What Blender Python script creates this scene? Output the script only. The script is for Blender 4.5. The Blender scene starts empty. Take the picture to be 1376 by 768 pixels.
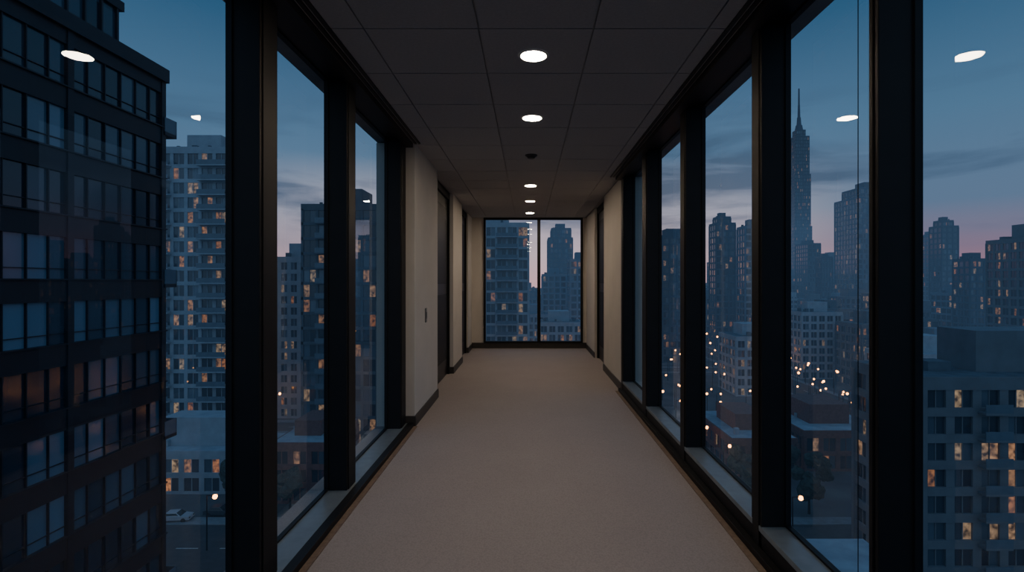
import bpy, math, random
from mathutils import Vector
random.seed(7)
C = bpy.context.scene.collection
G = -35.0   # street level
CZ = 1.38   # eye height

# ------------------------------------------------------------ helpers
class MB:
    def __init__(s): s.v=[]; s.f=[]; s.m=[]
    def box(s,x0,x1,y0,y1,z0,z1,m=0):
        if x0>x1:x0,x1=x1,x0
        b=len(s.v)
        s.v+=[(x0,y0,z0),(x1,y0,z0),(x1,y1,z0),(x0,y1,z0),(x0,y0,z1),(x1,y0,z1),(x1,y1,z1),(x0,y1,z1)]
        for q in ((0,3,2,1),(4,5,6,7),(0,1,5,4),(1,2,6,5),(2,3,7,6),(3,0,4,7)):
            s.f.append(tuple(b+i for i in q)); s.m.append(m)
    def quad(s,pts,m=0):
        b=len(s.v); s.v+=pts; s.f.append(tuple(range(b,b+len(pts)))); s.m.append(m)
    def cyl(s,cx,cy,z0,z1,r0,r1=None,n=16,m=0,mt=None):
        if r1 is None:r1=r0
        b=len(s.v)
        for z,r in((z0,r0),(z1,r1)):
            for i in range(n):
                a=2*math.pi*i/n; s.v.append((cx+r*math.cos(a),cy+r*math.sin(a),z))
        for i in range(n):
            j=(i+1)%n; s.f.append((b+i,b+j,b+n+j,b+n+i)); s.m.append(m)
        s.f.append(tuple(b+i for i in reversed(range(n)))); s.m.append(m if mt is None else mt)
        s.f.append(tuple(b+n+i for i in range(n))); s.m.append(m)
    def hcyl(s,cx,cy,cz,r,h,axis='x',n=14,m=0):
        b=len(s.v)
        for o in(-h/2,h/2):
            for i in range(n):
                a=2*math.pi*i/n
                if axis=='x': s.v.append((cx+o,cy+r*math.cos(a),cz+r*math.sin(a)))
                else: s.v.append((cx+r*math.cos(a),cy+o,cz+r*math.sin(a)))
        for i in range(n):
            j=(i+1)%n; s.f.append((b+i,b+j,b+n+j,b+n+i)); s.m.append(m)
        s.f.append(tuple(b+i for i in range(n))); s.m.append(m)
        s.f.append(tuple(b+n+i for i in range(n))); s.m.append(m)
    def ball(s,cx,cy,cz,r,m=0,n=8,k=6,jit=0.0):
        b=len(s.v)
        for i in range(k+1):
            t=math.pi*i/k
            for j in range(n):
                a=2*math.pi*j/n; rr=r*(1+random.uniform(-jit,jit))
                s.v.append((cx+rr*math.sin(t)*math.cos(a),cy+rr*math.sin(t)*math.sin(a),cz+rr*math.cos(t)))
        for i in range(k):
            for j in range(n):
                q=(j+1)%n; s.f.append((b+i*n+j,b+(i+1)*n+j,b+(i+1)*n+q,b+i*n+q)); s.m.append(m)
    def obj(s,name,mats,loc=(0,0,0),rot=0,parent=None,bevel=0):
        me=bpy.data.meshes.new(name); me.from_pydata(s.v,[],s.f)
        for m in mats: me.materials.append(m)
        me.polygons.foreach_set('material_index',s.m); me.update()
        o=bpy.data.objects.new(name,me); o.location=loc; o.rotation_euler=(0,0,rot)
        C.objects.link(o)
        if parent: o.parent=parent
        if bevel:
            b=o.modifiers.new('bevel','BEVEL'); b.width=bevel; b.segments=2; b.limit_method='ANGLE'
        return o

def mat(name,col,rough=.6,metal=0,emit=None,es=0,noise=None,bump=None,spec=.5):
    m=bpy.data.materials.new(name); m.use_nodes=True; nt=m.node_tree; p=nt.nodes['Principled BSDF']
    p.inputs['Base Color'].default_value=(*col,1); p.inputs['Roughness'].default_value=rough
    p.inputs['Metallic'].default_value=metal; p.inputs['Specular IOR Level'].default_value=spec
    if emit: p.inputs['Emission Color'].default_value=(*emit,1); p.inputs['Emission Strength'].default_value=es
    if noise or bump:
        tc=nt.nodes.new('ShaderNodeTexCoord')
        n=nt.nodes.new('ShaderNodeTexNoise'); nt.links.new(tc.outputs['Object'],n.inputs['Vector'])
        sc=(noise or bump)[0]; n.inputs['Scale'].default_value=sc; n.inputs['Detail'].default_value=4
        if noise:
            r=nt.nodes.new('ShaderNodeMapRange'); r.inputs['From Min'].default_value=.3; r.inputs['From Max'].default_value=.7
            r.inputs['To Min'].default_value=1-noise[1]; r.inputs['To Max'].default_value=1+noise[1]
            nt.links.new(n.outputs['Fac'],r.inputs['Value'])
            x=nt.nodes.new('ShaderNodeVectorMath'); x.operation='SCALE'; x.inputs[0].default_value=col
            nt.links.new(r.outputs[0],x.inputs['Scale']); nt.links.new(x.outputs[0],p.inputs['Base Color'])
        if bump:
            n2=nt.nodes.new('ShaderNodeTexNoise'); nt.links.new(tc.outputs['Object'],n2.inputs['Vector']); n2.inputs['Scale'].default_value=bump[0]
            b=nt.nodes.new('ShaderNodeBump'); b.inputs['Strength'].default_value=bump[1]; b.inputs['Distance'].default_value=.01
            nt.links.new(n2.outputs['Fac'],b.inputs['Height']); nt.links.new(b.outputs[0],p.inputs['Normal'])
    return m

def facade(name,bay,fh,p_lit,seed,glass=(.02,.03,.045),curtain=(.1,.13,.16),es=1.6,rough=.15,cpow=3):
    """glazing with per-room variation: dark glass, curtains, some lit rooms"""
    m=bpy.data.materials.new(name); m.use_nodes=True; nt=m.node_tree; N=nt.nodes; L=nt.links; p=N['Principled BSDF']
    tc=N.new('ShaderNodeTexCoord')
    a=N.new('ShaderNodeVectorMath'); a.operation='ADD'; a.inputs[1].default_value=(.02,.02,.02); L.new(tc.outputs['Object'],a.inputs[0])
    d=N.new('ShaderNodeVectorMath'); d.operation='DIVIDE'; d.inputs[1].default_value=(bay/2,bay/2,fh); L.new(a.outputs[0],d.inputs[0])
    f=N.new('ShaderNodeVectorMath'); f.operation='FLOOR'; L.new(d.outputs[0],f.inputs[0])
    s=N.new('ShaderNodeVectorMath'); s.operation='ADD'; s.inputs[1].default_value=(seed*7.3,seed*3.1,seed*1.7); L.new(f.outputs[0],s.inputs[0])
    w=N.new('ShaderNodeTexWhiteNoise'); w.noise_dimensions='3D'; L.new(s.outputs[0],w.inputs['Vector'])
    sp=N.new('ShaderNodeSeparateColor'); L.new(w.outputs['Color'],sp.inputs[0])
    lt=N.new('ShaderNodeMath'); lt.operation='LESS_THAN'; lt.inputs[1].default_value=p_lit; L.new(w.outputs['Value'],lt.inputs[0])
    n=N.new('ShaderNodeTexNoise'); n.inputs['Scale'].default_value=1.3; L.new(tc.outputs['Object'],n.inputs['Vector'])
    mr=N.new('ShaderNodeMapRange'); mr.inputs['From Min'].default_value=.38; mr.inputs['From Max'].default_value=.65; mr.inputs['To Min'].default_value=.12; mr.inputs['To Max'].default_value=1.3; L.new(n.outputs['Fac'],mr.inputs['Value'])
    pw=N.new('ShaderNodeMath'); pw.operation='POWER'; pw.inputs[1].default_value=2.4; L.new(sp.outputs[0],pw.inputs[0])
    pa=N.new('ShaderNodeMath'); pa.operation='ADD'; pa.inputs[1].default_value=.07; L.new(pw.outputs[0],pa.inputs[0])
    m1=N.new('ShaderNodeMath'); m1.operation='MULTIPLY'; L.new(pa.outputs[0],m1.inputs[0]); L.new(lt.outputs[0],m1.inputs[1])
    m2=N.new('ShaderNodeMath'); m2.operation='MULTIPLY'; L.new(m1.outputs[0],m2.inputs[0]); L.new(mr.outputs[0],m2.inputs[1])
    m3=N.new('ShaderNodeMath'); m3.operation='MULTIPLY'; m3.inputs[1].default_value=es; L.new(m2.outputs[0],m3.inputs[0])
    L.new(m3.outputs[0],p.inputs['Emission Strength'])
    mc=N.new('ShaderNodeMix'); mc.data_type='RGBA'; mc.inputs['A'].default_value=(1,.32,.08,1); mc.inputs['B'].default_value=(1,.66,.36,1)
    L.new(sp.outputs[1],mc.inputs['Factor']); L.new(mc.outputs['Result'],p.inputs['Emission Color'])
    cf=N.new('ShaderNodeMath'); cf.operation='POWER'; cf.inputs[1].default_value=cpow; L.new(sp.outputs[2],cf.inputs[0])
    mb=N.new('ShaderNodeMix'); mb.data_type='RGBA'; mb.inputs['A'].default_value=(*glass,1); mb.inputs['B'].default_value=(*curtain,1)
    L.new(cf.outputs[0],mb.inputs['Factor']); L.new(mb.outputs['Result'],p.inputs['Base Color'])
    p.inputs['Roughness'].default_value=rough; p.inputs['Specular IOR Level'].default_value=.9
    return m

# ------------------------------------------------------------ interior materials
M_black=mat('black_aluminium',(.007,.008,.010),.5,0,noise=(9,.15),spec=.25)
M_track=mat('dark_track',(.013,.013,.014),.5,noise=(9,.15))
M_wall=mat('painted_wall',(.54,.51,.475),.75,noise=(3,.04),bump=(160,.08))
M_base=mat('baseboard_rubber',(.035,.033,.032),.5,noise=(8,.1))
M_tile=mat('acoustic_tile',(.41,.40,.41),.95,noise=(60,.06),bump=(220,.3))
M_grid=mat('ceiling_grid',(.30,.29,.29),.7,noise=(10,.1))
M_sill=mat('brushed_sill',(.20,.24,.27),.35,.4,noise=(14,.1))
M_lens=mat('lamp_lens',(.9,.85,.8),.5,emit=(1,.79,.57),es=175)
M_trimring=mat('lamp_trim_ring',(.75,.73,.7),.4,noise=(10,.03))
M_door=mat('door_leaf_dark',(.012,.012,.014),.4,noise=(5,.2))
M_steel=mat('brushed_steel',(.5,.5,.5),.3,1,noise=(20,.1))
M_plastic=mat('switch_plastic',(.12,.12,.12),.4,noise=(20,.05))

def carpet():
    m=bpy.data.materials.new('carpet'); m.use_nodes=True; nt=m.node_tree; N=nt.nodes; L=nt.links; p=N['Principled BSDF']
    tc=N.new('ShaderNodeTexCoord')
    v=N.new('ShaderNodeTexVoronoi'); v.inputs['Scale'].default_value=110; L.new(tc.outputs['Object'],v.inputs['Vector'])
    n=N.new('ShaderNodeTexNoise'); n.inputs['Scale'].default_value=2.2; n.inputs['Detail'].default_value=6; L.new(tc.outputs['Object'],n.inputs['Vector'])
    mx=N.new('ShaderNodeMix'); mx.data_type='RGBA'; mx.inputs['A'].default_value=(.295,.255,.25,1); mx.inputs['B'].default_value=(.34,.298,.29,1); L.new(n.outputs['Fac'],mx.inputs['Factor'])
    r=N.new('ShaderNodeMapRange'); r.inputs['From Max'].default_value=.8; r.inputs['To Min'].default_value=1.08; r.inputs['To Max'].default_value=.85; L.new(v.outputs['Distance'],r.inputs['Value'])
    s=N.new('ShaderNodeVectorMath'); s.operation='SCALE'; L.new(mx.outputs['Result'],s.inputs[0]); L.new(r.outputs[0],s.inputs['Scale'])
    L.new(s.outputs[0],p.inputs['Base Color']); p.inputs['Roughness'].default_value=.7; p.inputs['Specular IOR Level'].default_value=.3
    b=N.new('ShaderNodeBump'); b.inputs['Strength'].default_value=.25; b.inputs['Distance'].default_value=.004; b.invert=True
    L.new(v.outputs['Distance'],b.inputs['Height']); L.new(b.outputs[0],p.inputs['Normal'])
    return m
M_carpet=carpet()
M_edge=mat('carpet_edge_strip',(.17,.12,.09),.9,noise=(40,.2))

def glass():
    m=bpy.data.materials.new('window_glass'); m.use_nodes=True; nt=m.node_tree; N=nt.nodes; L=nt.links
    N.remove(N['Principled BSDF'])
    lw=N.new('ShaderNodeLayerWeight'); lw.inputs['Blend'].default_value=.5
    pw=N.new('ShaderNodeMath'); pw.operation='POWER'; pw.inputs[1].default_value=5; L.new(lw.outputs['Facing'],pw.inputs[0])
    ma=N.new('ShaderNodeMath'); ma.operation='MULTIPLY_ADD'; ma.inputs[1].default_value=.9; ma.inputs[2].default_value=.04; L.new(pw.outputs[0],ma.inputs[0])
    t=N.new('ShaderNodeBsdfTransparent'); t.inputs[0].default_value=(.86,.91,.95,1)
    g=N.new('ShaderNodeBsdfGlossy'); g.inputs['Roughness'].default_value=.0; g.inputs['Color'].default_value=(.95,.97,1,1)
    x=N.new('ShaderNodeMixShader'); L.new(ma.outputs[0],x.inputs[0]); L.new(t.outputs[0],x.inputs[1]); L.new(g.outputs[0],x.inputs[2])
    L.new(x.outputs[0],N['Material Output'].inputs[0]); return m
M_glass=glass()

# ------------------------------------------------------------ room shell
H=2.70; YB=-3.0; YE=11.1
b=MB(); b.box(-1.45,1.45,YB-.15,YE+.15,-.25,0,0); b.obj('floor',[M_carpet])
b=MB()
for (x0,x1) in ((-1.09,-1.055),(1.095,1.13)): b.box(x0,x1,YB,5.1 if x0<0 else 6.75,0,.006,0)
b.obj('trim_carpet_edge',[M_edge])
b=MB(); b.box(-1.45,1.45,YB-.15,YE+.15,H+.012,H+.2,1)
cols=[-1.17,-.86,-.26,.34,.94,1.17]; ys=[1.6+.6*k for k in range(-8,17)]
g=.0045
for i in range(5):
    for j in range(len(ys)-1):
        y0=max(ys[j],YB); y1=min(ys[j+1],YE)
        if y1-y0<.05: continue
        b.box(cols[i]+g,cols[i+1]-g,y0+g,y1-g,H,H+.013,0)
b.obj('ceiling',[M_tile,M_grid])

WL=[(1.085,5.11,6.40),(1.29,6.40,8.05),(1.13,8.05,9.14),(1.31,9.14,10.4),(1.17,10.4,YE)]
WR=[(1.175,6.75,8.34),(1.35,8.34,9.7),(1.20,9.7,YE)]
def walls(name,sg,segs):
    b=MB()
    for (xin,y0,y1) in segs: b.box(sg*xin,sg*1.45,y0,y1,0,H,0)
    return b.obj(name,[M_wall])
walls('wall_left',-1,WL); walls('wall_right',1,WR)
b=MB()
for (xin,y0,y1) in (WL[0],WL[2],WL[4]):
    b.box(-xin+.012,-xin,y0-.012,y1+.012,0,.10); b.box(-xin-.09,-xin+.012,y0-.013,y0,0,.10)
b.obj('baseboard_left',[M_base])
b=MB()
for (xin,y0,y1) in (WR[0],WR[2]): b.box(xin-.012,xin,y0-.012,y1+.012,0,.10)
b.obj('baseboard_right',[M_base])
wx0,wx1,wz0=-.925,1.125,.147
b=MB(); b.box(-1.45,wx0,YE,YE+.2,0,H); b.box(wx1,1.45,YE,YE+.2,0,H); b.box(wx0,wx1,YE,YE+.2,0,wz0-.03)
b.obj('wall_far',[M_wall])
b=MB(); b.box(-1.17,1.2,YE-.015,YE,0,.115); b.obj('baseboard_far',[M_base])
b=MB(); b.box(-1.45,1.45,YB-.15,YB,0,H); b.obj('wall_back',[M_wall])
b=MB()
b.box(wx0,wx1,YE-.03,YE+.08,wz0-.03,wz0); b.box(wx0,wx1,YE-.03,YE+.08,H-.04,H)
b.box(wx0,wx0+.04,YE-.03,YE+.08,wz0,H-.04); b.box(wx1-.04,wx1,YE-.03,YE+.08,wz0,H-.04); b.box(.185,.25,YE-.03,YE+.08,wz0,H-.04)
b.quad([(wx0+.04,YE+.03,wz0),(wx1-.04,YE+.03,wz0),(wx1-.04,YE+.03,H-.04),(wx0+.04,YE+.03,H-.04)],1)
b.obj('window_8',[M_black,M_glass])

def glazing(sg,posts,ymax,zs,start_n):
    XG=1.30; XI=1.17; XO=1.315
    b=MB()
    for (y0,y1) in posts:
        b.box(sg*XI,sg*XO,y0,y1,0,H)
        b.box(sg*(XI-.006),sg*XI,y0+.02,y1-.02,.0,H-.02)
    b.obj('trim_mullions',[M_black],bevel=.003)
    n=start_n
    edges=[(YB,YB)]+posts+([(ymax,ymax)] if posts[-1][1]<ymax-.01 else [])
    fw=.008
    for i in range(len(edges)-1):
        y0=edges[i][1]; y1=edges[i+1][0]
        b=MB(); X0=XG-.012; X1=XG+.015
        b.box(sg*X0,sg*X1,y0,y0+fw,zs,H-.02); b.box(sg*X0,sg*X1,y1-fw,y1,zs,H-.02)
        b.box(sg*X0,sg*X1,y0+fw,y1-fw,H-.03,H-.02); b.box(sg*X0,sg*X1,y0+fw,y1-fw,zs,zs+.01)
        b.quad([(sg*XG,y0+fw,zs+.01),(sg*XG,y1-fw,zs+.01),(sg*XG,y1-fw,H-.03),(sg*XG,y0+fw,H-.03)],1)
        if sg==1 and 1.8<y0<2: b.box(XG-.0015,XG+.0015,2.112,2.114,zs+.01,H-.03,0)
        b.obj('window_%d'%n,[M_black,M_glass]); n+=1
    b=MB(); b.box(sg*1.10,sg*1.33,YB,ymax,H-.02,H+.012); b.box(sg*1.10,sg*1.17,YB,ymax,H-.045,H-.02)
    b.box(sg*1.03,sg*1.05,YB,ymax,H-.012,H+.01); b.box(sg*1.065,sg*1.085,YB,ymax,H-.012,H+.01)
    b.obj('trim_header',[M_track])
    return n
PL=[(-2.0,-1.83),(-.6,-.43),(.98,1.14),(2.334,2.50),(3.454,3.63),(4.90,5.108)]
PR=[(-2.2,-2.1),(-1.0,-.9),(.45,.55),(1.793,1.843),(2.69,2.81),(3.983,4.13),(5.288,5.506),(6.60,6.75)]
n=glazing(-1,PL,5.11,.035,1)
glazing(1,PR,6.75,.15,9)
b=MB(); b.box(-1.33,-1.143,YB,5.11,0,.034,1); b.box(-1.143,-1.09,YB,5.11,0,.04,0); b.obj('trim_sill_left',[M_black,M_sill],bevel=.002)
b=MB(); b.box(1.165,1.33,YB,6.75,.12,.148,1); b.box(1.17,1.33,YB,6.75,0,.12,0); b.box(1.13,1.17,YB,6.75,0,.04,0); b.obj('trim_sill_right',[M_black,M_sill],bevel=.002)
def door(n,sg,x,y0,y1):
    b=MB(); X1=x+.10
    b.box(sg*x,sg*X1,y0,y0+.06,0,H,0); b.box(sg*x,sg*X1,y1-.06,y1,0,H,0); b.box(sg*x,sg*X1,y0+.06,y1-.06,H-.10,H,0)
    b.box(sg*(x+.03),sg*(x+.08),y0+.065,y1-.065,.008,H-.105,1)
    b.box(sg*(x+.022),sg*(x+.03),y0+.17,y1-.17,.25,1.2,0); b.box(sg*(x+.022),sg*(x+.03),y0+.17,y1-.17,1.35,H-.25,0)
    b.box(sg*(x-.01),sg*(x+.03),y0+.11,y0+.13,1.0,1.03,2); b.box(sg*(x-.02),sg*(x-.005),y0+.11,y0+.24,1.0,1.02,2)
    b.obj('door_%d'%n,[M_black,M_door,M_steel],bevel=.002)
door(1,-1,1.18,6.40,8.05); door(2,-1,1.20,9.14,10.4); door(3,1,1.24,8.34,9.7)
b=MB(); b.box(-1.085,-1.077,5.62,5.70,.95,1.10,0); b.box(-1.077,-1.071,5.64,5.68,.99,1.06,0); b.obj('light_switch',[M_plastic],bevel=.002)
for y in (-1.1,1.3,3.13,4.32,7.37,8.8,10.3):
    b=MB(); b.cyl(.03,y,H-.004,H,.088,.092,32,m=1); b.cyl(.03,y,H-.006,H-.003,.074,.074,32,m=1,mt=0)
    b.obj('recessed_downlight',[M_lens,M_trimring])
b=MB(); b.cyl(.03,5.6,H-.012,H,.06,.065,28); b.cyl(.03,5.6,H-.035,H-.012,.035,.05,28); b.obj('smoke_detector',[M_base])

# ------------------------------------------------------------ the city
K=dict(
 conc=mat('concrete_pale',(.34,.38,.42),.85,noise=(.5,.12)),
 concm=mat('concrete_mid',(.15,.165,.185),.85,noise=(.5,.12)),
 concd=mat('concrete_dark',(.10,.12,.145),.85,noise=(.5,.12)),
 far=mat('facade_grey',(.18,.23,.29),.9,noise=(.1,.1)),  # distance haze put into the albedo: paler and bluer for remote towers
 far2=mat('facade_slate',(.06,.09,.13),.9,noise=(.1,.1)),
 dark=mat('facade_dark_glass',(.03,.05,.08),.5,noise=(.1,.1)),
 bronze=mat('dark_cladding',(.012,.017,.024),.5,.1,noise=(.6,.2)),
 brick=mat('red_brick',(.18,.085,.075),.9,noise=(2,.2)),
 roof=mat('gravel_roof',(.09,.115,.14),.95,noise=(.7,.25)),
 roofl=mat('pale_roof',(.30,.34,.38),.9,noise=(.4,.2)),
 rail=mat('balcony_glass',(.12,.16,.20),.2,noise=(1,.1)))
fc={}; FP=[]
ROADS=[(-300,300,63,83),(84,100,80,600),(-31,-15,80,600),(20,36,80,600),(-300,400,127,141),(-300,500,213,229)]
def F(bay,fh,p,es=1.6,gl=(.02,.03,.045),cu=(.1,.13,.16)):
    k=(bay,fh,p,es,gl)
    if k not in fc: fc[k]=facade('glazing_%d'%len(fc),bay,fh,p,len(fc)+1,gl,cu,es)
    return fc[k]
def tower(name,x0,x1,y0,y1,top,bay=3.2,fh=3.1,p=.12,wall='conc',es=3.6,slab=.9,pier=.9,proj=.25,balc=(),mech=True,
          base=G,gl=(.02,.032,.05),cu=(.12,.17,.22),steps=(),spire=None,roof='roof',rot=0,sub=True):
    FP.append((x0-2,x1+2,y0-3,y1+2))
    b=MB()
    def vol(a0,a1,c0,c1,z0,z1):
        nx=max(1,round((a1-a0)/bay)); ny=max(1,round((c1-c0)/bay)); a1=a0+nx*bay; c1=c0+ny*bay
        nf=max(1,int((z1-z0)/fh)); z1=z0+nf*fh
        b.box(a0,a1,c0,c1,z0,z1,1)
        for k in range(nf+1):
            z=z0+k*fh; b.box(a0-proj,a1+proj,c0-proj,c1+proj,z-slab/2,z+slab/2 if k<nf else z+1.0,0)
        if pier>0:
            for i in range(nx+1):
                x=a0+i*bay
                for c in (c0,c1): b.box(x-pier/2,x+pier/2,c-proj*.8,c+proj*.8,z0,z1,0)
            for i in range(ny+1):
                y=c0+i*bay
                for a in (a0,a1): b.box(a-proj*.8,a+proj*.8,y-pier/2,y+pier/2,z0,z1,0)
            if sub:
                for i in range(nx): b.box(a0+(i+.5)*bay-.06,a0+(i+.5)*bay+.06,c0-.08,c0,z0,z1,0)
                for i in range(ny):
                    for a in (a0,a1): b.box(a-.08,a+.08,c0+(i+.5)*bay-.06,c0+(i+.5)*bay+.06,z0,z1,0)
        b.box(a0-proj+.3,a1+proj-.3,c0-proj+.3,c1+proj-.3,z1+.5,z1+1.02,2)
        return a0,a1,c0,c1,z0,z1,nf,nx,ny
    ox,oy=x0,y0
    a0,a1,c0,c1,z0,z1,nf,nx,ny=vol(0,x1-x0,0,y1-y0,0,top-base)
    for (side,i0,i1) in balc:
        for k in range(1,nf):
            z=z0+k*fh
            if side=='f':
                b.box(a0+i0*bay,a0+i1*bay,c0-1.5,c0,z-.12,z+.12,0); b.box(a0+i0*bay,a0+i1*bay,c0-1.5,c0-1.42,z+.12,z+1.1,3)
            elif side=='r':
                b.box(a1,a1+1.5,c0+i0*bay,c0+i1*bay,z-.12,z+.12,0); b.box(a1+1.42,a1+1.5,c0+i0*bay,c0+i1*bay,z+.12,z+1.1,3)
            else:
                b.box(a0-1.5,a0,c0+i0*bay,c0+i1*bay,z-.12,z+.12,0); b.box(a0-1.5,a0-1.42,c0+i0*bay,c0+i1*bay,z+.12,z+1.1,3)
    zz=z1+1
    for (ins,hh) in steps:
        r=vol(a0+ins,a1-ins,c0+ins,c1-ins,z1,z1+hh); a0,a1,c0,c1=r[:4]; z1=r[5]; zz=z1+1
    if mech:
        w=a1-a0; d=c1-c0
        b.box(a0+w*.22,a0+w*.72,c0+d*.25,c0+d*.75,zz-.5,zz+min(5,w*.18+1),0)
        for i in range(4):
            xx=a0+w*random.uniform(.08,.85); yy=c0+d*random.uniform(.08,.85); b.box(xx,xx+w*.07,yy,yy+w*.07,zz-.5,zz+1.2,2)
            b.cyl(a0+w*random.uniform(.1,.9),c0+d*random.uniform(.1,.9),zz-.5,zz+.9,.35,.35,8,m=2)
    if spire:
        cx=(a0+a1)/2; cy=(c0+c1)/2
        z=zz
        for (r,h) in spire: b.cyl(cx,cy,z-.2,z+h,r,r*.75,12,m=0); z+=h
    return b.obj(name,[K[wall],F(bay,fh,p,es,gl,cu),K[roof],K['rail']],loc=(ox,oy,base),rot=rot)

# --- left side : dark glass tower, facade parallel to the corridor
b=MB(); fh=3.5; bay=1.25; L0=30; W0=22; nf=14
Z=nf*fh; base=15.1-Z
b.box(0,W0,0,L0,0,Z,1)
for k in range(nf+1):
    z=k*fh; b.box(-.2,W0+.16,-.2,L0+.16,z-.8,z+.4,0); b.box(-.2,W0+.28,-.2,L0+.28,z+.35,z+.43,0); b.box(-.2,W0+.08,-.2,L0+.08,z+.95,z+.99,0)
for i in range(int(L0/bay)+1):
    y=i*bay; w=.4 if i%6==0 else .06; b.box(W0-.05,W0+(.22 if i%6==0 else .12),y-w/2,y+w/2,0,Z,0)
for i in range(int(W0/bay)+1):
    x=i*bay; b.box(x-.05,x+.05,L0-.05,L0+.14,0,Z,0); b.box(x-.05,x+.05,-.14,.05,0,Z,0)
b.box(-.4,W0+.4,-.4,L0+.3,Z,Z+.9,0)
b.box(0,W0-1.2,0,L0-2.2,Z+.9,Z+7.5,1)
for k in range(3): b.box(-.2,W0-1.0,-.2,L0-2.0,Z+.9+k*3.2-.3,Z+.9+k*3.2+.3,0)
for i in range(int((L0-2.2)/bay)+1): b.box(W0-1.3,W0-1.05,i*bay-.06,i*bay+.06,Z+.9,Z+7.5,0)
b.box(-.6,W0-.8,-.6,L0-2.0,Z+7.4,Z+8.0,0)
for k in (13,10,7,4):
    z=k*fh
    b.box(W0-4,W0+.3,L0,L0+1.2,z-.12,z+.12,0); b.box(W0+.24,W0+.3,L0,L0+1.2,z+.12,z+1.1,3); b.box(W0-4,W0+.3,L0+1.14,L0+1.2,z+.12,z+1.1,3)
K_near=facade('dark_curtain_wall',bay*2,fh,0,77,(.010,.026,.042),(.18,.30,.40),0,.10,2.6)
b.obj('dark_glass_apartment_tower',[K['bronze'],K_near,K['roof'],K['rail']],loc=(-25.3-W0,36.9-L0,base))

tower('pale_apartment_tower',-76,-61.5,110,126,30.6,bay=2.9,fh=3.0,p=.14,wall='conc',slab=.8,pier=.7,balc=(('f',0,1),('f',3,5)),es=4)
tower('beige_apartment_block',-69,-53,143,158,9.5,bay=2.6,fh=3.0,p=.10,wall='conc',slab=1.1,pier=1.0)
tower('slab_apartment_tower',-45.5,-30.5,108,124,18,bay=3.0,fh=3.0,p=.14,wall='concd',slab=.6,pier=.5,balc=(('f',1,3),))
tower('office_tower',-75,-55,235,250,16,bay=3.3,fh=3.3,p=.06,wall='far',sub=False)
tower('office_tower',-58,-45,290,310,10,bay=3.3,fh=3.3,p=.06,wall='far',sub=False)
tower('low_retail_block',-70,-44,92,104,-28.5,bay=3.5,fh=3.2,p=.45,wall='conc',roof='roofl',es=4)
tower('brick_walkup',-42,-32,88,103,-25,bay=3.0,fh=3.0,p=.12,wall='brick',roof='roofl')
# --- ahead
tower('balcony_apartment_tower',-21,.5,150,168,18.6,bay=3.0,fh=3.05,p=.11,wall='conc',slab=.7,pier=.6,balc=(('f',1,3),('f',4,6)),es=3.4)
tower('stepped_office_tower',15,33,400,420,36,bay=3.6,fh=3.6,p=.05,wall='far2',steps=((2.5,9),),sub=False)
tower('office_tower',8,19.8,300,318,6,bay=3.3,fh=3.3,p=.08,wall='far',sub=False)
tower('office_tower',20,34,255,270,13,bay=3.3,fh=3.3,p=.10,wall='far',sub=False)
tower('low_office_block',4,18,190,205,-12,bay=3.0,fh=3.0,p=.2,wall='conc')
# --- right side
tower('spired_skyscraper',298,317.5,600,619.5,66,bay=1.95,fh=3.9,p=.06,wall='dark',pier=.5,steps=((1,60),(1,46),(3,9)),mech=False,spire=((4.5,6),(2.6,9),(1.5,14),(1.0,19)),sub=False,es=4)
tower('stepped_office_tower',246,284,400,430,66,bay=3.8,fh=3.8,p=.07,wall='far2',steps=((4,8),),sub=False)
tower('office_tower',240,251,460,480,36,bay=3.6,fh=3.6,p=.06,wall='far2',sub=False)
tower('slim_office_tower',219,227,400,408,22,bay=2,fh=3.6,p=.06,wall='dark',sub=False)
tower('office_tower',105,116,300,311,36,bay=3.6,fh=3.6,p=.08,wall='far2',steps=((1.5,4),),sub=False)
tower('office_tower',106,118,262,272,28,bay=3.3,fh=3.3,p=.08,wall='far',sub=False)
tower('office_tower',60,74,240,255,22,bay=3.3,fh=3.3,p=.08,wall='far2',sub=False)
tower('office_tower',270,281,350,360,38,bay=3.6,fh=3.6,p=.07,wall='dark',steps=((1,4),),sub=False)
tower('office_tower',314,326,420,432,38,bay=3.6,fh=3.6,p=.05,wall='far',sub=False)
tower('office_tower',206,217,250,260,12,bay=3.3,fh=3.3,p=.1,wall='far2',sub=False)
tower('pale_apartment_tower',160,184,172,187,15.5,bay=3.0,fh=3.1,p=.08,wall='concm')
tower('mid_rise_block',102,116,200,210,-11,bay=3.0,fh=3.0,p=.07,wall='conc')
tower('mid_rise_block',66,80,170,186,-16,bay=3.0,fh=3.0,p=.15,wall='conc')
tower('mid_rise_block',112,130,180,194,-14,bay=3.0,fh=3.0,p=.12,wall='concd')
tower('mid_rise_block',104,124,150,164,-19,bay=3.0,fh=3.0,p=.15,wall='conc',roof='roofl')
tower('corner_apartment_block',45.5,85,62,74.5,-9.6,bay=3.1,fh=3.05,p=.20,wall='concm',slab=1.0,pier=1.0,proj=.35,balc=(('f',2,3),('f',6,7)),es=4)
tower('brick_warehouse',38,50,100,122,-26,bay=3.0,fh=3.1,p=.10,wall='brick',roof='roofl')
tower('brick_warehouse',53,69,103,122,-26.5,bay=3.2,fh=3.4,p=.14,wall='brick',roof='roofl')
tower('low_annex',20,38,49,61,-29,bay=3,fh=3.0,p=.1,wall='conc',roof='roofl',mech=False)
random.seed(21)
def hits(r,L): return any(r[0]<q[1] and r[1]>q[0] and r[2]<q[3] and r[3]>q[2] for q in L)
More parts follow.
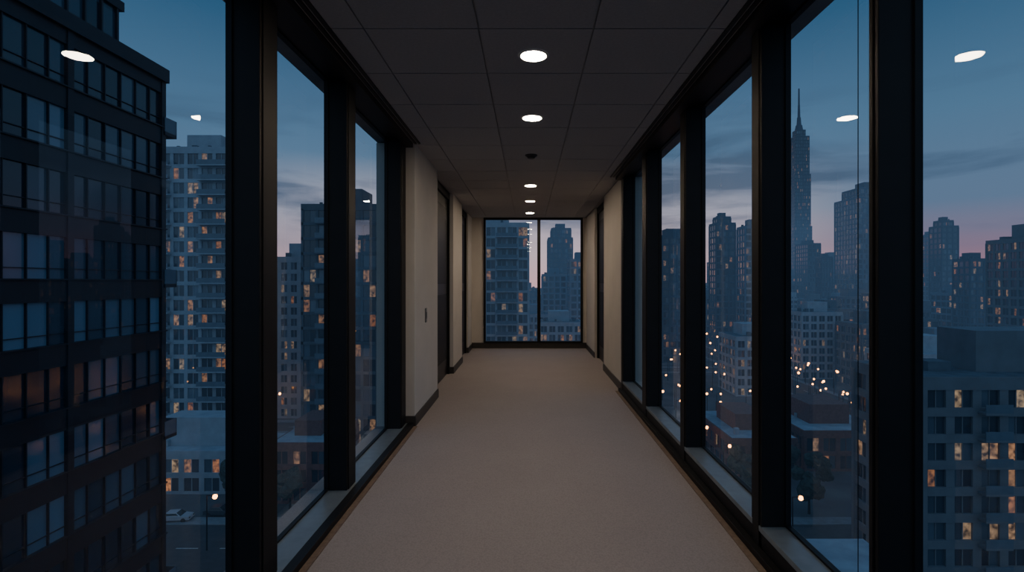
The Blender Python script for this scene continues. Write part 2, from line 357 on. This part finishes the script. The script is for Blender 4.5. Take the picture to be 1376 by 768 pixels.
def fill(xa,xb,ya,yb,ha,hb,n,pw=1.0):
    c=0
    for t_ in range(n*12):
        if c>=n: break
        y=random.uniform(ya,yb); k=y/ya; x=random.uniform(xa,xb)*k; w=random.uniform(11,23); d=random.uniform(12,22)
        r=(x-2,x+w+3,y-2,y+d+3)
        if hits(r,FP) or hits(r,ROADS): continue
        t=ha+(hb-ha)*random.random()**pw; c+=1
        tower('district_block',x,x+w,y,y+d,t,bay=random.choice((2.4,3.0,3.5)),fh=3.3,p=random.choice((.08,.13,.18)),wall=random.choice(('far','far2','concd','conc','concm')),pier=random.choice((.5,.8,1.1)),slab=random.choice((.7,1,1.3)),sub=False,es=4)
fill(-150,-50,200,420,-22,0,34)
fill(-40,45,230,520,-20,-3,24)
fill(66,210,145,230,-29,-16,16)
fill(45,230,230,420,-24,-2,64)
fill(60,260,420,800,-10,36,80,1.5)
fill(-200,-60,420,800,-10,14,20)

def ground():
    m=bpy.data.materials.new('city_ground'); m.use_nodes=True; nt=m.node_tree; N=nt.nodes; L=nt.links; p=N['Principled BSDF']
    tc=N.new('ShaderNodeTexCoord'); n=N.new('ShaderNodeTexNoise'); n.inputs['Scale'].default_value=.06; n.inputs['Detail'].default_value=6; L.new(tc.outputs['Object'],n.inputs['Vector'])
    r=N.new('ShaderNodeValToRGB'); r.color_ramp.elements[0].color=(.04,.046,.052,1); r.color_ramp.elements[1].color=(.13,.14,.15,1); r.color_ramp.elements[0].position=.35; r.color_ramp.elements[1].position=.7
    L.new(n.outputs['Fac'],r.inputs[0]); L.new(r.outputs[0],p.inputs['Base Color']); p.inputs['Roughness'].default_value=.8; return m
b=MB(); b.box(-1500,1500,-300,3000,G-1,G,0); b.obj('ground',[ground()])
M_asph=mat('asphalt',(.045,.048,.052),.6,noise=(.8,.2)); M_kerb=mat('pavement',(.2,.21,.22),.9,noise=(1,.15)); M_line=mat('road_paint',(.45,.45,.42),.8,noise=(3,.2))
b=MB()
for (x0,x1,y0,y1) in ((-300,300,66,80),(86,98,80,600),(-29,-17,80,600),(22,34,80,600),(-300,400,130,138),(-300,500,216,226)):
    b.box(x0,x1,y0,y1,G,G+.05,0)
    if x1-x0>y1-y0:
        for yy in (y0-2.5,y1): b.box(x0,x1,yy,yy+2.5,G,G+.15,1)
        for i in range(int((x1-x0)/6)): b.box(x0+i*6,x0+i*6+3,(y0+y1)/2-.1,(y0+y1)/2+.1,G+.05,G+.07,2)
    else:
        for xx in (x0-2,x1): b.box(xx,xx+2,y0,y1,G,G+.12,1)
        for i in range(int((y1-y0)/6)): b.box((x0+x1)/2-.1,(x0+x1)/2+.1,y0+i*6,y0+i*6+3,G+.05,G+.07,2)
b.obj('street_network',[M_asph,M_kerb,M_line])
M_pole=mat('lamp_pole',(.03,.03,.035),.5,.5,noise=(3,.1)); M_lamp=mat('sodium_lamp',(1,.6,.3),.5,emit=(1,.36,.08),es=14)
def lamp(x,y,r=.28,h=7.5,bk=None):
    b=bk
    b.cyl(x,y,G,G+h,.12,.07,8,m=0); b.box(x-.05,x+1.1,y-.05,y+.05,G+h-.1,G+h,0)
    b.ball(x+1.1,y,G+h-.2,r,m=1,n=8,k=6)
for (x,y) in ((-43.5,72.5),(35.5,72),(-60,72),(-29.8,84)):
    b=MB(); lamp(x,y,.32,7.5,b); b.obj('street_lamp',[M_pole,M_lamp])
random.seed(5); b=MB()
for xs in (85,98.5,21,34.5,-30,-16.5):
    for y in range(92,560,16): lamp(xs,y+random.uniform(-3,3),.22+y*.0009,7.5,b)
for ys_ in (129,139,215,227):
    for x in range(-280,420,18): lamp(x+random.uniform(-4,4),ys_,.32,7.5,b)
for i in range(1100):
    y=random.uniform(130,600); x=random.uniform(-.55,.78)*y
    if hits((x-.5,x+2,y-.5,y+.5),FP): continue
    lamp(x,y,.14+y*.0008,random.uniform(5,9),b)
b.obj('street_lamp_rows',[M_pole,M_lamp])
M_tyre=mat('tyre',(.01,.01,.01),.8,noise=(4,.1)); M_cg=mat('car_glass',(.01,.013,.016),.1,noise=(1,.1)); M_head=mat('headlamp',(1,.9,.7),.4,emit=(1,.8,.5),es=12); M_tail=mat('tail_lamp',(.6,.02,.01),.4,emit=(1,.05,.02),es=6)
paints=[mat('car_paint_%d'%i,c,.3,.3,noise=(2,.03)) for i,c in enumerate(((.45,.47,.5),(.05,.06,.07),(.25,.27,.3),(.2,.03,.03)))]
def car(x,y,rot,p,lit):
    b=MB()
    pr=[(-2.2,.35),(-2.2,.85),(-1.75,.98),(-1.25,1.42),(.35,1.45),(1.0,.98),(2.0,.82),(2.2,.6),(2.2,.35)]
    n=len(pr)
    for s in(-.88,.88):
        for (px,pz) in pr: b.v.append((px,s*(.82 if pz>1.2 else 1),pz))
    b.f.append(tuple(range(n-1,-1,-1))); b.m.append(0); b.f.append(tuple(range(n,2*n))); b.m.append(0)
    for i in range(n):
        j=(i+1)%n; b.f.append((i,j,n+j,n+i)); b.m.append(1 if i in(2,4) else 0)
    for s in(-1,1): b.quad([(-1.45,s*.87,1.0),(.75,s*.87,1.0),(.3,s*.76,1.38),(-1.15,s*.76,1.38)],1)
    for wx in(-1.35,1.35):
        for s in(-.8,.8): b.hcyl(wx,s,.33,.33,.22,'y',14,2)
    for s in(-.62,.62): b.box(2.14,2.22,s-.16,s+.16,.6,.74,3 if lit else 1); b.box(-2.23,-2.17,s-.16,s+.16,.7,.84,4 if lit else 1)
    b.obj('parked_car' if not lit else 'driving_car',[p,M_cg,M_tyre,M_head,M_tail],loc=(x,y,G+.06),rot=rot)
for i,(x,y,r,l) in enumerate(((-53.5,81.5,.1,0),(-48,83.5,0,0),(-40,76,math.pi,1),(-58,70,0,1),(31,90,-1.57,1),(25,120,1.57,1),(30,140,-1.57,1),(40,70,0,1),(28,76,math.pi,0),(38,85,0,0),(-35,84.5,0,0))):
    car(x,y,r,paints[i%4],l)
M_bark=mat('bark',(.03,.022,.018),.9,noise=(4,.2)); M_leaf=mat('foliage',(.035,.055,.045),.9,noise=(2,.4))
random.seed(9)
for (x,y) in ((44,84),(37,89),(41,92),(38,96),(46,97),(50,92),(-38,85.5),(-62,86),(-49,88.5),(-44,85.5)):
    b=MB(); b.cyl(0,0,0,3.2,.22,.12,8)
    for i in range(4): b.cyl(random.uniform(-.4,.4),random.uniform(-.4,.4),2.4,4.4,.1,.05,6)
    for i in range(11): b.ball(random.uniform(-1.4,1.4),random.uniform(-1.4,1.4),random.uniform(3.3,6),random.uniform(.8,1.4),m=1,n=9,k=7,jit=.22)
    b.obj('street_tree',[M_bark,M_leaf],loc=(x,y,G))

# dusk haze lying over the city: homogeneous absorbing / airlight volume
hz=bpy.data.materials.new('city_haze'); hz.use_nodes=True; nt=hz.node_tree; N=nt.nodes; L=nt.links
N.remove(N['Principled BSDF'])
DEN=.0010
ab=N.new('ShaderNodeVolumeAbsorption'); ab.inputs['Color'].default_value=(0,0,0,1); ab.inputs['Density'].default_value=DEN
em=N.new('ShaderNodeEmission'); em.inputs['Color'].default_value=(.075,.145,.26,1); em.inputs['Strength'].default_value=DEN
ad=N.new('ShaderNodeAddShader'); L.new(ab.outputs[0],ad.inputs[0]); L.new(em.outputs[0],ad.inputs[1]); L.new(ad.outputs[0],N['Material Output'].inputs['Volume'])
b=MB(); b.box(-700,700,42,850,G-2,60,0); b.obj('city_haze',[hz])

# ------------------------------------------------------------ dusk sky
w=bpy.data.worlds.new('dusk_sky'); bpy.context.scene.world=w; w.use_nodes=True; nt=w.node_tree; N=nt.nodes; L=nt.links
bg=N['Background']; tc=N.new('ShaderNodeTexCoord'); nm=N.new('ShaderNodeVectorMath'); nm.operation='NORMALIZE'; L.new(tc.outputs['Generated'],nm.inputs[0])
sx=N.new('ShaderNodeSeparateXYZ'); L.new(nm.outputs[0],sx.inputs[0])
def ramp(stops):
    r=N.new('ShaderNodeValToRGB'); e=r.color_ramp.elements
    e[0].position=stops[0][0]; e[0].color=(*stops[0][1],1); e[1].position=stops[-1][0]; e[1].color=(*stops[-1][1],1)
    for p,c in stops[1:-1]: q=e.new(p); q.color=(*c,1)
    L.new(sx.outputs['Z'],r.inputs[0]); return r
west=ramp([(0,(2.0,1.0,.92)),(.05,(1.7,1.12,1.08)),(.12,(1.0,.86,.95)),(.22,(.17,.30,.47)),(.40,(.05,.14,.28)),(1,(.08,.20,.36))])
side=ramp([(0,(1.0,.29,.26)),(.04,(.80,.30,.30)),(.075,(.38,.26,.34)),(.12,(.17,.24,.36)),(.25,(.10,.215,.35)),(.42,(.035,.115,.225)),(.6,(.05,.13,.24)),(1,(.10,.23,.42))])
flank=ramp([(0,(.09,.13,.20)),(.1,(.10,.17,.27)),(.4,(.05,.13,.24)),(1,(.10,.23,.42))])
back=ramp([(0,(.16,.25,.36)),(.3,(.20,.34,.52)),(1,(.10,.23,.42))])  # unseen rear sky; this and the zenith are brightened as added fill light
def smooth(src,a,b_):
    q=N.new('ShaderNodeMapRange'); q.interpolation_type='SMOOTHSTEP'; q.inputs['From Min'].default_value=a; q.inputs['From Max'].default_value=b_; L.new(src,q.inputs['Value']); return q
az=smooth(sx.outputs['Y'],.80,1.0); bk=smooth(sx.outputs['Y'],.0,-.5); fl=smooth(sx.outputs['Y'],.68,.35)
m0=N.new('ShaderNodeMix'); m0.data_type='RGBA'; L.new(fl.outputs[0],m0.inputs['Factor']); L.new(side.outputs[0],m0.inputs['A']); L.new(flank.outputs[0],m0.inputs['B'])
mx=N.new('ShaderNodeMix'); mx.data_type='RGBA'; L.new(az.outputs[0],mx.inputs['Factor']); L.new(m0.outputs['Result'],mx.inputs['A']); L.new(west.outputs[0],mx.inputs['B'])
mp=N.new('ShaderNodeMapping'); mp.inputs['Scale'].default_value=(1.6,1.6,11); mp.inputs['Rotation'].default_value=(0,.10,0); L.new(nm.outputs[0],mp.inputs[0])
cn=N.new('ShaderNodeTexNoise'); cn.inputs['Scale'].default_value=1.5; cn.inputs['Detail'].default_value=7; cn.inputs['Roughness'].default_value=.55; cn.inputs['Distortion'].default_value=.4; L.new(mp.outputs[0],cn.inputs['Vector'])
cr=N.new('ShaderNodeMapRange'); cr.inputs['From Min'].default_value=.46; cr.inputs['From Max'].default_value=.60; L.new(cn.outputs['Fac'],cr.inputs['Value'])
band=N.new('ShaderNodeValToRGB'); e=band.color_ramp.elements; e[0].position=.06; e[0].color=(0,0,0,1); e[1].position=.32; e[1].color=(0,0,0,1); q=e.new(.12); q.color=(1,1,1,1); q=e.new(.22); q.color=(.8,.8,.8,1); L.new(sx.outputs['Z'],band.inputs[0])
cm=N.new('ShaderNodeMath'); cm.operation='MULTIPLY'; L.new(cr.outputs[0],cm.inputs[0]); L.new(band.outputs[0],cm.inputs[1])
cm2=N.new('ShaderNodeMath'); cm2.operation='MULTIPLY'; cm2.inputs[1].default_value=.85; L.new(cm.outputs[0],cm2.inputs[0])
mc=N.new('ShaderNodeMix'); mc.data_type='RGBA'; mc.inputs['B'].default_value=(.055,.09,.15,1); L.new(cm2.outputs[0],mc.inputs['Factor']); L.new(mx.outputs['Result'],mc.inputs['A'])
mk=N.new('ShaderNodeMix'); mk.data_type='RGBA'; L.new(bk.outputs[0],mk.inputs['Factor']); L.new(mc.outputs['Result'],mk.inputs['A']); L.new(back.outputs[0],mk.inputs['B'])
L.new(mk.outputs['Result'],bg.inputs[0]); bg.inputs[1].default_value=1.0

cam=bpy.data.cameras.new('camera'); co=bpy.data.objects.new('camera',cam); C.objects.link(co)
co.location=(0,0,CZ); co.rotation_euler=(math.pi/2,0,0); cam.sensor_width=36; cam.lens=18.84
cam.shift_x=-22/1376; cam.shift_y=-6/1376; cam.clip_start=.05; cam.clip_end=5000
bpy.context.scene.camera=co
